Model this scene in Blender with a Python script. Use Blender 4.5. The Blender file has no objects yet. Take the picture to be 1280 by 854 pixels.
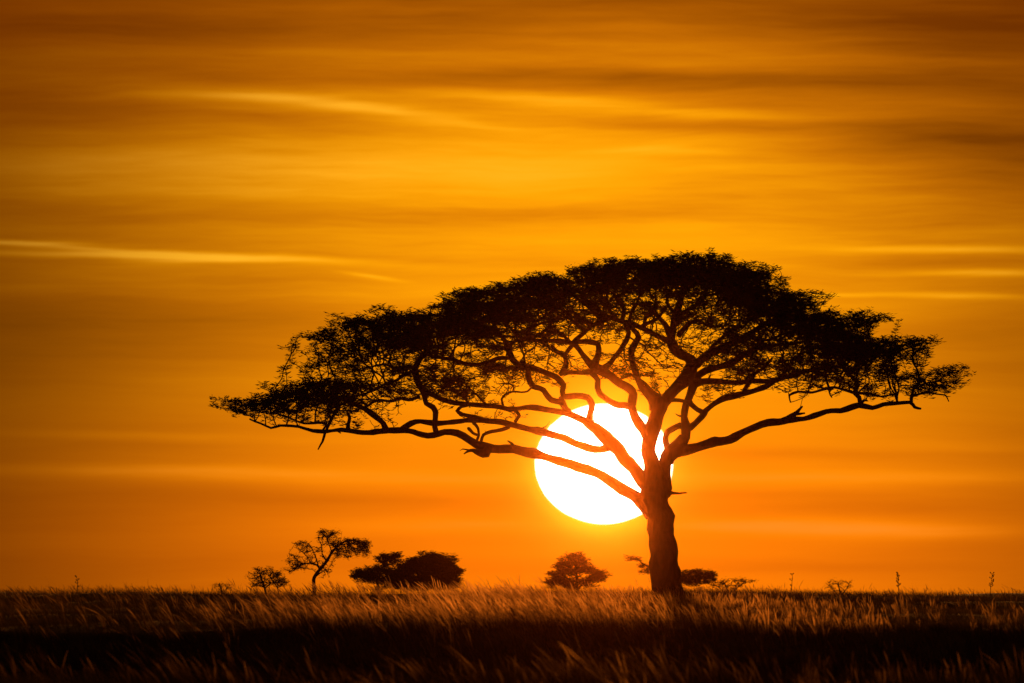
import bpy, math, random
import numpy as np
from mathutils import Vector, kdtree, noise as mnoise

random.seed(7)
RNG = np.random.default_rng(11)
C = bpy.context.scene.collection
SC = bpy.context.scene

# ------------------------------------------------------------------ camera geometry
# A 522 mm lens on a 36 mm frame: the sun's half degree fills the width it has in the photograph.
LENS = 522.0
K = 36.0 / 1280.0 / LENS            # radians per photograph pixel
ZC = 1.6                            # eye height above the ground at the camera
CREST = math.radians(0.2)           # elevation of the grassy crest the tree stands on
PITCH = CREST + 313 * K
TREE = 500.0                        # metres to the tree
SUN_AZ = (755 - 640) * K
SUN_EL = PITCH - (580 - 427) * K


def at(px, py, y):
    """The point at distance y that stands in the photograph's direction (px, py)."""
    u, t = (px - 640) * K, (427 - py) * K
    yw = math.cos(PITCH) - math.sin(PITCH) * t
    zw = math.sin(PITCH) + math.cos(PITCH) * t
    s = y / yw
    return np.array([u * s, y, ZC + zw * s])


def M(px):                          # photograph pixels -> metres at the tree
    return px * K * TREE


# ------------------------------------------------------------------ helpers
def tag(o, label=None, cat=None, group=None, kind=None):
    if label: o['label'] = label
    if cat: o['category'] = cat
    if group: o['group'] = group
    if kind: o['kind'] = kind
    return o


def empty(name, loc):
    o = bpy.data.objects.new(name, None)
    C.objects.link(o)
    o.location = loc
    return o


def link_mesh(name, me, mats, parent=None, origin=None):
    o = bpy.data.objects.new(name, me)
    C.objects.link(o)
    for m in mats:
        me.materials.append(m)
    if parent is not None:
        o.parent = parent
    return o


def mesh_from_arrays(name, verts, faces_flat, face_sizes, mat_idx=None, smooth=False):
    me = bpy.data.meshes.new(name)
    verts = np.ascontiguousarray(verts, dtype=np.float32)
    faces_flat = np.ascontiguousarray(faces_flat, dtype=np.int32)
    face_sizes = np.ascontiguousarray(face_sizes, dtype=np.int32)
    me.vertices.add(len(verts))
    me.vertices.foreach_set('co', verts.ravel())
    me.loops.add(len(faces_flat))
    me.loops.foreach_set('vertex_index', faces_flat)
    me.polygons.add(len(face_sizes))
    starts = np.concatenate([[0], np.cumsum(face_sizes)[:-1]]).astype(np.int32)
    me.polygons.foreach_set('loop_start', starts)
    if mat_idx is not None:
        me.polygons.foreach_set('material_index', np.ascontiguousarray(mat_idx, dtype=np.int32))
    if smooth:
        me.polygons.foreach_set('use_smooth', np.ones(len(face_sizes), dtype=bool))
    me.update(calc_edges=True)
    me.validate()
    return me


class MB:
    """Collects tubes and leaves into one mesh."""
    def __init__(self):
        self.v, self.f, self.s, self.m, self.n = [], [], [], [], 0

    def add(self, verts, quads, mat=0):
        verts = np.asarray(verts, dtype=np.float32)
        quads = np.asarray(quads, dtype=np.int32)
        self.v.append(verts)
        self.f.append((quads + self.n).ravel())
        self.s.append(np.full(len(quads), quads.shape[1], dtype=np.int32))
        self.m.append(np.full(len(quads), mat, dtype=np.int32))
        self.n += len(verts)

    def build(self, name, mats, parent=None, origin=(0, 0, 0), smooth=True):
        me = mesh_from_arrays(name, np.concatenate(self.v) - np.asarray(origin, dtype=np.float32),
                              np.concatenate(self.f), np.concatenate(self.s), np.concatenate(self.m), smooth)
        return link_mesh(name, me, mats, parent)

    def tube(self, pts, rad, sides=8, rough=0.0, mat=0, freq=3.0, seed=0.0):
        pts = np.asarray(pts, dtype=float)
        rad = np.asarray(rad, dtype=float)
        n = len(pts)
        if n < 2:
            return
        tan = np.gradient(pts, axis=0)
        tan /= np.maximum(np.linalg.norm(tan, axis=1, keepdims=True), 1e-9)
        ref = np.array([0.0, 0, 1]) if abs(tan[0][2]) < 0.9 else np.array([0.0, 1, 0])
        a = np.cross(tan[0], ref); a /= np.linalg.norm(a)
        ang = np.linspace(0, 2 * math.pi, sides, endpoint=False)
        rings = np.zeros((n, sides, 3))
        for i in range(n):
            a = a - tan[i] * np.dot(a, tan[i])
            a /= max(np.linalg.norm(a), 1e-9)
            b = np.cross(tan[i], a)
            r = np.full(sides, rad[i])
            if rough:
                for j in range(sides):
                    d = a * math.cos(ang[j]) + b * math.sin(ang[j])
                    q = pts[i] * freq + d * (rad[i] * freq * 1.2) + seed
                    r[j] *= 1 + rough * (mnoise.noise(Vector(q)) + 0.5 * mnoise.noise(Vector(q * 2.7)))
            rings[i] = pts[i] + (np.outer(np.cos(ang), a) + np.outer(np.sin(ang), b)) * r[:, None]
        v = np.concatenate([rings.reshape(-1, 3), pts[:1], pts[-1:] + tan[-1] * rad[-1] * 0.6])
        i, j = np.meshgrid(np.arange(n - 1), np.arange(sides), indexing='ij')
        j2 = (j + 1) % sides
        q = np.stack([i * sides + j, i * sides + j2, (i + 1) * sides + j2, (i + 1) * sides + j], -1).reshape(-1, 4)
        self.add(v, q, mat)
        base = self.n - len(v)
        js = np.arange(sides)
        c0, c1 = n * sides, n * sides + 1
        t = np.concatenate([np.stack([np.full(sides, c0), (js + 1) % sides, js], -1),
                            np.stack([np.full(sides, c1), (n - 1) * sides + js, (n - 1) * sides + (js + 1) % sides], -1)])
        self.f.append((t + base).astype(np.int32).ravel())
        self.s.append(np.full(len(t), 3, dtype=np.int32))
        self.m.append(np.full(len(t), mat, dtype=np.int32))


def catmull(pts, step):
    """Resample a polyline of 4-vectors (x, y, z, r) along a centripetal-ish spline."""
    p = np.asarray(pts, dtype=float)
    if len(p) == 2:
        p = np.array([p[0], (p[0] + p[1]) / 2, p[1]])
    ext = np.concatenate([[2 * p[0] - p[1]], p, [2 * p[-1] - p[-2]]])
    out = []
    for i in range(1, len(ext) - 2):
        L = np.linalg.norm(ext[i + 1][:3] - ext[i][:3])
        n = max(2, int(L / step))
        for t in np.linspace(0, 1, n, endpoint=False):
            a, b, c, d = ext[i - 1:i + 3]
            out.append(0.35 * (b + (c - b) * t) + 0.65 * 0.5 * (2 * b + (c - a) * t + (2 * a - 5 * b + 4 * c - d) * t * t + (3 * b - a - 3 * c + d) * t ** 3))
    out.append(p[-1])
    return np.array(out)


def inside(poly, x, y):
    c, n = False, len(poly)
    for i in range(n):
        x1, y1 = poly[i]; x2, y2 = poly[i - 1]
        if (y1 > y) != (y2 > y) and x < (x2 - x1) * (y - y1) / (y2 - y1) + x1:
            c = not c
    return c


def sample_poly(poly, n, rnd):
    xs = [p[0] for p in poly]; ys = [p[1] for p in poly]
    out = []
    while len(out) < n:
        x, y = rnd.uniform(min(xs), max(xs)), rnd.uniform(min(ys), max(ys))
        if inside(poly, x, y):
            out.append((x, y))
    return out


def poly_area(poly):
    return abs(sum(poly[i - 1][0] * poly[i][1] - poly[i][0] * poly[i - 1][1] for i in range(len(poly)))) / 2


# ------------------------------------------------------------------ materials
def new_mat(name):
    m = bpy.data.materials.new(name)
    m.use_nodes = True
    nt = m.node_tree
    nt.nodes.clear()
    out = nt.nodes.new('ShaderNodeOutputMaterial')
    return m, nt, out


def principled_noise(name, c1, c2, scale, rough=0.9, bump=0.0, stretch=(1, 1, 1)):
    m, nt, out = new_mat(name)
    b = nt.nodes.new('ShaderNodeBsdfPrincipled')
    b.inputs['Roughness'].default_value = rough
    b.inputs['Specular IOR Level'].default_value = 0.15
    tc = nt.nodes.new('ShaderNodeTexCoord')
    mp = nt.nodes.new('ShaderNodeMapping'); mp.inputs['Scale'].default_value = stretch
    nz = nt.nodes.new('ShaderNodeTexNoise'); nz.inputs['Scale'].default_value = scale; nz.inputs['Detail'].default_value = 6
    cr = nt.nodes.new('ShaderNodeValToRGB')
    cr.color_ramp.elements[0].position, cr.color_ramp.elements[1].position = 0.35, 0.65
    cr.color_ramp.elements[0].color, cr.color_ramp.elements[1].color = (*c1, 1), (*c2, 1)
    nt.links.new(tc.outputs['Object'], mp.inputs['Vector'])
    nt.links.new(mp.outputs['Vector'], nz.inputs['Vector'])
    nt.links.new(nz.outputs['Fac'], cr.inputs['Fac'])
    nt.links.new(cr.outputs['Color'], b.inputs['Base Color'])
    if bump:
        bp = nt.nodes.new('ShaderNodeBump'); bp.inputs['Strength'].default_value = bump; bp.inputs['Distance'].default_value = 0.05
        nt.links.new(nz.outputs['Fac'], bp.inputs['Height'])
        nt.links.new(bp.outputs['Normal'], b.inputs['Normal'])
    nt.links.new(b.outputs['BSDF'], out.inputs['Surface'])
    return m


def blade_mat(name, dark, light, transl):
    """Dry grass: diffuse plus translucent, its straw tone varying by tuft, plus any light falloff painted in (attribute 'tone')."""
    m, nt, out = new_mat(name)
    at_ = nt.nodes.new('ShaderNodeAttribute'); at_.attribute_name = 'tone'
    cr = nt.nodes.new('ShaderNodeValToRGB')
    cr.color_ramp.elements[0].color, cr.color_ramp.elements[1].color = (*dark, 1), (*light, 1)
    d = nt.nodes.new('ShaderNodeBsdfDiffuse'); t = nt.nodes.new('ShaderNodeBsdfTranslucent')
    mx = nt.nodes.new('ShaderNodeMixShader'); mx.inputs['Fac'].default_value = transl
    nt.links.new(at_.outputs['Fac'], cr.inputs['Fac'])
    for s in (d, t):
        nt.links.new(cr.outputs['Color'], s.inputs['Color'])
    nt.links.new(d.outputs['BSDF'], mx.inputs[1]); nt.links.new(t.outputs['BSDF'], mx.inputs[2])
    nt.links.new(mx.outputs['Shader'], out.inputs['Surface'])
    return m


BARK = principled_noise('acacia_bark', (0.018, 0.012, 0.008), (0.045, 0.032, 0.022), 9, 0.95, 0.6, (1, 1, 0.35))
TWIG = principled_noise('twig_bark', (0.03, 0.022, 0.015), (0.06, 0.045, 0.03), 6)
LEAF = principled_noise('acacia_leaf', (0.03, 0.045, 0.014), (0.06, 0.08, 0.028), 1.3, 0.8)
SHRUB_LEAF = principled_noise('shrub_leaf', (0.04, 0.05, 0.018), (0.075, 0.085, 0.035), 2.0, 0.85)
SOIL = principled_noise('savanna_soil', (0.035, 0.024, 0.014), (0.07, 0.048, 0.026), 0.6, 1.0)
STRAW = blade_mat('dry_straw', (0.022, 0.013, 0.005), (0.86, 0.53, 0.18), 0.78)  # dark end paints the dimmer light at the sides and in the hollow
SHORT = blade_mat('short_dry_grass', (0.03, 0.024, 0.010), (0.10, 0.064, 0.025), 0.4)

# ------------------------------------------------------------------ ground
PROF = [(-20, ZC - 1.6), (0, ZC - 1.6), (60, ZC - 1.3), (150, None, 896), (200, None, 879), (240, None, 863), (272, None, 838),
        (290, None, 788), (330, None, 779), (380, None, 767), (430, None, 757), (470, None, 750), (500, None, 744), (520, None, 743),
        (545, None, 747), (600, ZC + 1.45), (800, ZC + 1.0), (940, ZC + 0.6), (1000, ZC + 0.4)]
PD = np.array([p[0] for p in PROF], float)
PZ = np.array([p[1] if p[1] is not None else at(640, p[2], p[0])[2] for p in PROF], float)


def ground_z(x, d):
    x = np.asarray(x, float); d = np.asarray(d, float)
    z = np.interp(d + 4.5 * np.sin(x * 0.23 + 0.6) + 3.0 * np.sin(x * 0.61 + 2) + 1.5 * np.sin(x * 1.7 + d * 0.2), PD, PZ)
    return z + 0.05 * np.sin(x * 0.33 + d * 0.05) + 0.04 * np.sin(x * 0.9 - d * 0.11)


def build_ground():
    xs = np.concatenate([np.linspace(-600, -60, 12)[:-1], np.linspace(-60, 60, 121), np.linspace(60, 600, 12)[1:]])
    ds = np.concatenate([np.linspace(-15, 100, 24)[:-1], np.linspace(100, 260, 54)[:-1], np.linspace(260, 310, 61)[:-1], np.linspace(310, 400, 31)[:-1],
                         np.linspace(400, 620, 75)[:-1], np.linspace(620, 920, 20)])
    X, D = np.meshgrid(xs, ds, indexing='ij')
    Z = ground_z(X, D)
    nx, nd = len(xs), len(ds)
    i, j = np.meshgrid(np.arange(nx - 1), np.arange(nd - 1), indexing='ij')
    q = np.stack([i * nd + j, (i + 1) * nd + j, (i + 1) * nd + j + 1, i * nd + j + 1], -1).reshape(-1, 4)
    me = mesh_from_arrays('ground', np.stack([X, D, Z], -1).reshape(-1, 3), q.ravel(), np.full(len(q), 4), None, True)
    tag(link_mesh('ground', me, [SOIL]), 'dark savanna soil rising to the grassy crest under the tree', None, None, 'structure')


build_ground()


# ------------------------------------------------------------------ grass
def blades(name, x, d, h, w, lean, head, tone, mat, label, levels=5):
    """One mesh of bent blades. x, d, h, w, lean (toward -x, as a fraction of h), head (seed head width factor), tone: one each."""
    n = len(x)
    z = ground_z(x, d) - 0.03
    t = np.linspace(0, 1, levels)
    ang = RNG.normal(0, 0.75, n)
    dx, dy = np.cos(ang), np.sin(ang)
    side = RNG.normal(0, 0.12, n)
    cx = x[:, None] - (lean * h)[:, None] * t[None] ** 1.7
    cy = d[:, None] + (side * h)[:, None] * t[None] ** 1.7
    cz = z[:, None] + h[:, None] * (t[None] - 0.22 * np.minimum(np.abs(lean), 1.2)[:, None] * t[None] ** 2.2)
    prof_leaf = np.maximum(1 - t ** 1.6, 0.06)
    prof_head = np.where(t < 0.62, 0.55, np.where(t < 0.97, 1.0, 0.2))
    wf = np.where((head > 0)[:, None], np.where(t > 0.62, head[:, None] * prof_head[None], prof_head[None]), prof_leaf[None])
    ww = wf * w[:, None] * 0.5
    L = np.stack([cx - dx[:, None] * ww, cy - dy[:, None] * ww, cz], -1)
    R = np.stack([cx + dx[:, None] * ww, cy + dy[:, None] * ww, cz], -1)
    V = np.stack([L, R], 2).reshape(-1, 3)
    b = (np.arange(n) * levels * 2)[:, None] + (np.arange(levels - 1) * 2)[None]
    q = np.stack([b, b + 1, b + 3, b + 2], -1).reshape(-1, 4)
    me = mesh_from_arrays(name, V, q.ravel(), np.full(len(q), 4))
    a = me.attributes.new('tone', 'FLOAT', 'POINT')
    a.data.foreach_set('value', np.repeat(np.clip(tone, 0, 1), levels * 2).astype(np.float32))
    o = link_mesh(name, me, [mat])
    return tag(o, label, None, None, 'stuff')


def scatter(n, d0, d1, margin=4.0, power=1.0):
    d = d0 + (d1 - d0) * RNG.random(n) ** power
    x = (RNG.random(n) * 2 - 1) * (d * 640 * K + margin)
    return x, d


def patch(x, d, s, seed):
    """Smooth 0..1 patchiness of the grassland."""
    f = np.sin(x * s + seed) + np.sin(x * s * 2.3 + d * s * 0.7 + seed * 2) + np.sin(d * s * 0.9 - x * s * 0.6 + seed * 3.1) + np.sin(x * s * 5.1 + d * s * 1.7 + seed)
    return np.clip(0.5 + f / 5.0, 0, 1)


def tufts(n, d0, d1, per, spread, **kw):
    x, d = scatter(n, d0, d1, **kw)
    tone = RNG.random(n)
    X = np.repeat(x, per) + RNG.normal(0, spread, n * per)
    D = np.repeat(d, per) + RNG.normal(0, spread, n * per)
    return X, D, np.repeat(tone, per)


def glow_falloff(x):
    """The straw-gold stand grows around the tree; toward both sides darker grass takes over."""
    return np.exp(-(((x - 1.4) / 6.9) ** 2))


def build_grass():
    def add(A, *cols):
        for l, v in zip(A, cols):
            l.append(v)
    # short understorey everywhere the camera can see
    A = [[] for _ in range(7)]
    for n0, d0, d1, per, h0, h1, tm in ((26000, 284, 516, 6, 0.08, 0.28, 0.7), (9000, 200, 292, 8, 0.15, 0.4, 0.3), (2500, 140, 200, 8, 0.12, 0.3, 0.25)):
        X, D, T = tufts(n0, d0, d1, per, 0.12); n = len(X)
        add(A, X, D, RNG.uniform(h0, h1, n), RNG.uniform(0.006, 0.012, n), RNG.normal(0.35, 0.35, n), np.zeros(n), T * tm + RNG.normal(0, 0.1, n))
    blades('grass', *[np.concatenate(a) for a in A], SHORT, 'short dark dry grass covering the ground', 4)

    # tall straw with seed heads, leaning to the left in the wind; to the right of the tree finer and more upright
    A = [[] for _ in range(7)]

    def stand(n, d0, d1, per, keepf, hf, wr, leanf, tonef, heads, spread=0.05):
        x, d = scatter(n, d0, d1)
        k = RNG.random(n) < keepf(x, d)
        x, d = x[k], d[k]; n = len(x)
        h, ln, tn = hf(x, d), leanf(x), np.clip(tonef(x, RNG.random(n)), 0.0, 1.0)
        R = lambda v: np.repeat(v, per)
        m = n * per
        add(A, R(x) + RNG.normal(0, spread, m), R(d) + RNG.normal(0, spread, m), R(h) * RNG.uniform(0.75, 1.05, m), RNG.uniform(*wr, m),
            R(ln) + RNG.normal(0, 0.14, m), np.where(RNG.random(m) < heads, RNG.uniform(1.6, 3.0, m), 0), R(tn) + RNG.normal(0, 0.06, m))
    U = RNG.uniform
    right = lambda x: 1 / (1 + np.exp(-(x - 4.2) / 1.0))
    stand(9800, 280, 500, 5, lambda x, d: (0.2 + 0.8 * glow_falloff(x)) * np.clip(1.5 * patch(x, d, 1.0, 1.3) - 0.15, 0.08, 1),
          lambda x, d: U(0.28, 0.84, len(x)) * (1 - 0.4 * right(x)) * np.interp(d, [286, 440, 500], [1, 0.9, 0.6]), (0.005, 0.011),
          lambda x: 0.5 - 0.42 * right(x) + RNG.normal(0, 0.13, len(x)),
          lambda x, r: 0.01 + (0.4 + 0.7 * r) * (0.02 + 0.98 * glow_falloff(x)), 0.6)  # tone carries the painted light falloff
    # a taller stand left of the acacia, its heads reaching above the crest
    stand(700, 440, 506, 5, lambda x, d: np.exp(-(((x + 2.6) / 3.6) ** 2)) * (0.3 + 0.7 * patch(x, d, 1.1, 0.2)), lambda x, d: U(0.5, 0.85, len(x)), (0.006, 0.013),
          lambda x: RNG.normal(0.45, 0.12, len(x)), lambda x, r: 0.4 + 0.6 * r, 0.6)
    # thin culms at the crest against the sky
    stand(1700, 488, 520, 2, lambda x, d: 0.5 + 0.5 * patch(x, d, 1.4, 2.0), lambda x, d: U(0.18, 0.42, len(x)) * (1 + 0.8 * (RNG.random(len(x)) < 0.06)),
          (0.005, 0.009), lambda x: RNG.normal(0.25, 0.25, len(x)), lambda x, r: 0.1 + 0.6 * glow_falloff(x), 0.5, 0.1)
    # the hollow in front, sinking into the shade of the crest: straw tone darkened to deepen that shade, only its tips reach the sun
    mid = lambda x: np.exp(-(((x - 0.8) / 4.2) ** 2))  # painted light falloff: straw tone dims toward both sides
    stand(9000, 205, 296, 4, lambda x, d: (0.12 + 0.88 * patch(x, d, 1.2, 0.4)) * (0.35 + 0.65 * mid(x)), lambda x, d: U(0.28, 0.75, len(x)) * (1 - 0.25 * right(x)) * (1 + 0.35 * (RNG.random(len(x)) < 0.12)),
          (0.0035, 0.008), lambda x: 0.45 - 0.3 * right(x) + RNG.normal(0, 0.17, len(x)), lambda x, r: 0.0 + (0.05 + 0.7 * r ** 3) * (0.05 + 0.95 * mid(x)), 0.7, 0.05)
    # the nearest, out-of-focus stand, with the same painted falloff
    stand(420, 158, 205, 4, lambda x, d: (0.05 + 0.95 * patch(x, d, 1.3, 4.0) ** 1.5) * (0.15 + 0.85 * mid(x)), lambda x, d: U(0.22, 0.5, len(x)), (0.003, 0.006),
          lambda x: RNG.normal(0.3, 0.25, len(x)), lambda x, r: 0.01 + 0.75 * r ** 2 * mid(x - 0.5), 0.7, 0.08)
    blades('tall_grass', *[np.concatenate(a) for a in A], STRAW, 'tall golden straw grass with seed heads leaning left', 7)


build_grass()


# ------------------------------------------------------------------ trees: limbs traced as real 3D paths, twigs grown toward the crown
def grow(seeds, attract, step, kill, iters, rnd, wig=0.45, up=0.05, reach=4.0):
    """Space colonisation. seeds: (n,3). Returns positions and parents of the new nodes (parent < len(seeds) is a limb point)."""
    pos = [Vector(p) for p in seeds]
    par = [-1] * len(pos)
    alive = [Vector(p) for p in attract]
    tries = [0] * len(alive)
    for it in range(iters):
        if not alive:
            break
        kd = kdtree.KDTree(len(pos))
        for i, p in enumerate(pos):
            kd.insert(p, i)
        kd.balance()
        acc, nxt, ntr = {}, [], []
        for a, tr in zip(alive, tries):
            co, i, dist = kd.find(a)
            if dist < kill or tr > 45:
                continue
            nxt.append(a); ntr.append(tr + 1)
            if dist < reach + it * 0.2:
                acc.setdefault(i, []).append((a - co).normalized())
        alive, tries = nxt, ntr
        for i, dirs in acc.items():
            v = Vector((0, 0, 0))
            for d in dirs:
                v += d
            v = v / len(dirs) + Vector((rnd.gauss(0, wig), rnd.gauss(0, wig), rnd.gauss(0, wig) + up))
            if v.length < 1e-4:
                continue
            q = pos[i] + v.normalized() * step
            if kd.find(q)[2] < step * 0.35:
                continue
            pos.append(q); par.append(i)
    return pos, par


def leaf_cards(mb, p, n_per, length, rnd, mat, flat=0.15, upw=0.13):
    """Sprays of narrow leaves at points p (m,3)."""
    p = np.repeat(np.asarray(p, float), n_per, axis=0)
    n = len(p)
    if not n:
        return
    az = RNG.uniform(0, 2 * math.pi, n)
    el = RNG.normal(upw, flat, n)
    d = np.stack([np.cos(az) * np.cos(el), np.sin(az) * np.cos(el), np.sin(el)], -1)
    L = RNG.uniform(0.5, 1.25, n) * length
    base = p + RNG.normal(0, 0.04, (n, 3))
    r = RNG.normal(0, 1, (n, 3))
    s = np.cross(d, r); s /= np.maximum(np.linalg.norm(s, axis=1, keepdims=True), 1e-6)
    w = (L * RNG.uniform(0.05, 0.10, n))[:, None]
    mid = base + d * (L * 0.55)[:, None]
    tip = base + d * L[:, None] + np.array([0, 0, 1]) * (L * 0.08)[:, None]
    V = np.stack([base, mid + s * w, tip, mid - s * w], 1).reshape(-1, 3)
    mb.add(V, np.arange(n * 4).reshape(-1, 4), mat)


def make_tree(name, label, cat, group, base, Y, limbs, zones, rnd, depth, twig_tip=0.009, step=0.2, kill=0.26, leaf_len=0.2, leaf_mat=None,
              limb_split=None, clump=(0.8, 0.15), per_clump=14, n_leaf=10, spurs=0.0, dens=1.0, trunk_rough=0.2, leaf_max_r=0.022, wig=0.45, limb_step=0.16, reach=4.0):
    """limbs: (part name, depth at start, depth at end, [(px, py, r px) ...]); zones: (polygon px, clumps per square metre, sprays per node)."""
    sc = K * Y
    b = at(base[0], base[1], Y)
    b[2] = float(ground_z(b[0], Y)) - 0.05
    root = empty(name, b)
    tag(root, label, cat, group)
    parts, seeds, srad = {}, [], []
    for li, (pn, d0, d1, pts) in enumerate(limbs):
        n = len(pts)
        P = []
        for i, (px, py, r) in enumerate(pts):
            dd = d0 + (d1 - d0) * i / (n - 1)
            q = at(px, py, Y + dd)
            P.append([*q, r * sc * (0.84 if pn != 'trunk' else 1.0)])
        P = catmull(P, limb_step)
        if pn == 'trunk':
            P[:, 2] = P[:, 2]
        wob = np.array([[mnoise.noise(Vector((i * 0.23, li * 3.1, k * 7.7))) for k in range(3)] for i in range(len(P))])
        P[1:-1, :3] += wob[1:-1] * np.minimum(P[1:-1, 3:4] * 0.95, 0.13)
        mb = parts.setdefault(pn, MB())
        P[:, 3] *= np.array([1 + (0.24 if pn != 'trunk' else 0.08) * mnoise.noise(Vector((i * 0.31, li * 2.3, 5.0))) - (0.05 if pn != 'trunk' else 0) for i in range(len(P))])
        rmax = P[:, 3].max()
        mb.tube(P[:, :3], np.maximum(P[:, 3], 0.008), 18 if rmax > 0.3 else 10 if rmax > 0.08 else 7, trunk_rough, 0, 2.6, li * 5.3)
        if spurs and pn != 'trunk':
            # broken stubs and short bare spurs along the limbs
            for i in range(3, len(P) - 2):
                if rnd.random() < spurs and P[i, 3] > 0.035:
                    d = np.array([rnd.uniform(-1, 1), rnd.uniform(-0.7, 0.7), rnd.uniform(-0.4, 1)])
                    d /= np.linalg.norm(d)
                    ln = rnd.uniform(0.12, 0.45)
                    k = P[i, :3] + d * P[i, 3] * 0.5
                    e = k + d * (P[i, 3] * 0.5 + ln * 0.6)
                    f = e + d * ln * 0.4 + np.array([rnd.gauss(0, 0.06), 0, rnd.gauss(0.03, 0.06)])
                    r0 = min(P[i, 3] * 0.45, rnd.uniform(0.014, 0.04))
                    mb.tube(np.array([k, e, f]), [r0 * 1.4, r0 * 0.8, r0 * 0.35], 5)
        seeds += [p[:3] for p in P[(4 if pn == 'trunk' else 1)::2]]
        srad += [p[3] for p in P[(4 if pn == 'trunk' else 1)::2]]
    for pn, mb in parts.items():
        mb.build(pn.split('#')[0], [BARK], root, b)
    # crown
    att, fac = [], []
    for poly, per_m2, sprays in zones:
        n = max(2, int(poly_area(poly) * sc * sc * per_m2 * dens))
        for (px, py) in sample_poly(poly, n, rnd):
            c = at(px, py, Y + rnd.uniform(-1, 1) * depth(px, py))
            for k in range(per_clump):
                while True:
                    u = np.array([rnd.uniform(-1, 1) for _ in range(3)])
                    if u @ u < 1: break
                q = c + u * np.array([clump[0], clump[0], clump[1]])
                att.append(q); fac.append(sprays)
    pos, par = grow(seeds, att, step, kill, 130, rnd, wig=wig, reach=reach)
    ns = len(seeds)
    N = len(pos)
    kids = [[] for _ in range(N)]
    for i in range(ns, N):
        kids[par[i]].append(i)
    r = [0.0] * N
    ex = 2.25
    for i in range(N - 1, ns - 1, -1):
        r[i] = max(twig_tip, sum(r[c] ** ex for c in kids[i]) ** (1 / ex))
    for i in range(ns, N):
        lim = srad[par[i]] * 0.75 if par[i] < ns else r[par[i]]
        r[i] = min(r[i], max(lim, twig_tip))
    mb = MB()
    starts = []
    for i in range(N):
        ks = sorted(kids[i], key=lambda c: -r[c])
        starts += [(i, c) for c in (ks if i < ns else ks[1:])]
    for p0, c in starts:
        ch, rr = [pos[p0], pos[c]], [min(r[c] * 1.25, srad[p0] if p0 < ns else r[p0]), r[c]]
        cur = c
        while kids[cur]:
            cur = max(kids[cur], key=lambda q: r[q])
            ch.append(pos[cur]); rr.append(r[cur])
        ch = np.array([list(v) for v in ch]); rr = np.array(rr)
        if len(ch) > 3:
            sm = ch.copy(); sm[1:-1] = 0.25 * ch[:-2] + 0.5 * ch[1:-1] + 0.25 * ch[2:]; ch = sm
        mb.tube(ch, rr, 6 if rr[0] > 0.03 else 4, 0.0, 0)
    if att:
        kd = kdtree.KDTree(len(att))
        for i, a in enumerate(att):
            kd.insert(Vector(a), i)
        kd.balance()
        pts = []
        for i in range(ns, N):
            if r[i] > leaf_max_r:
                continue
            co, k, dist = kd.find(pos[i])
            if dist > 0.55:
                continue
            f = fac[k]
            m = int(f) + (1 if rnd.random() < f - int(f) else 0)
            for _ in range(m):
                pts.append(list(pos[i]))
        leaf_cards(mb, np.array(pts).reshape(-1, 3), n_leaf, leaf_len, rnd, 1)
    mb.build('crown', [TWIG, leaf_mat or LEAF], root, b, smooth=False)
    print(name, 'nodes', N, 'attractors', len(att))
    return root


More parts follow.
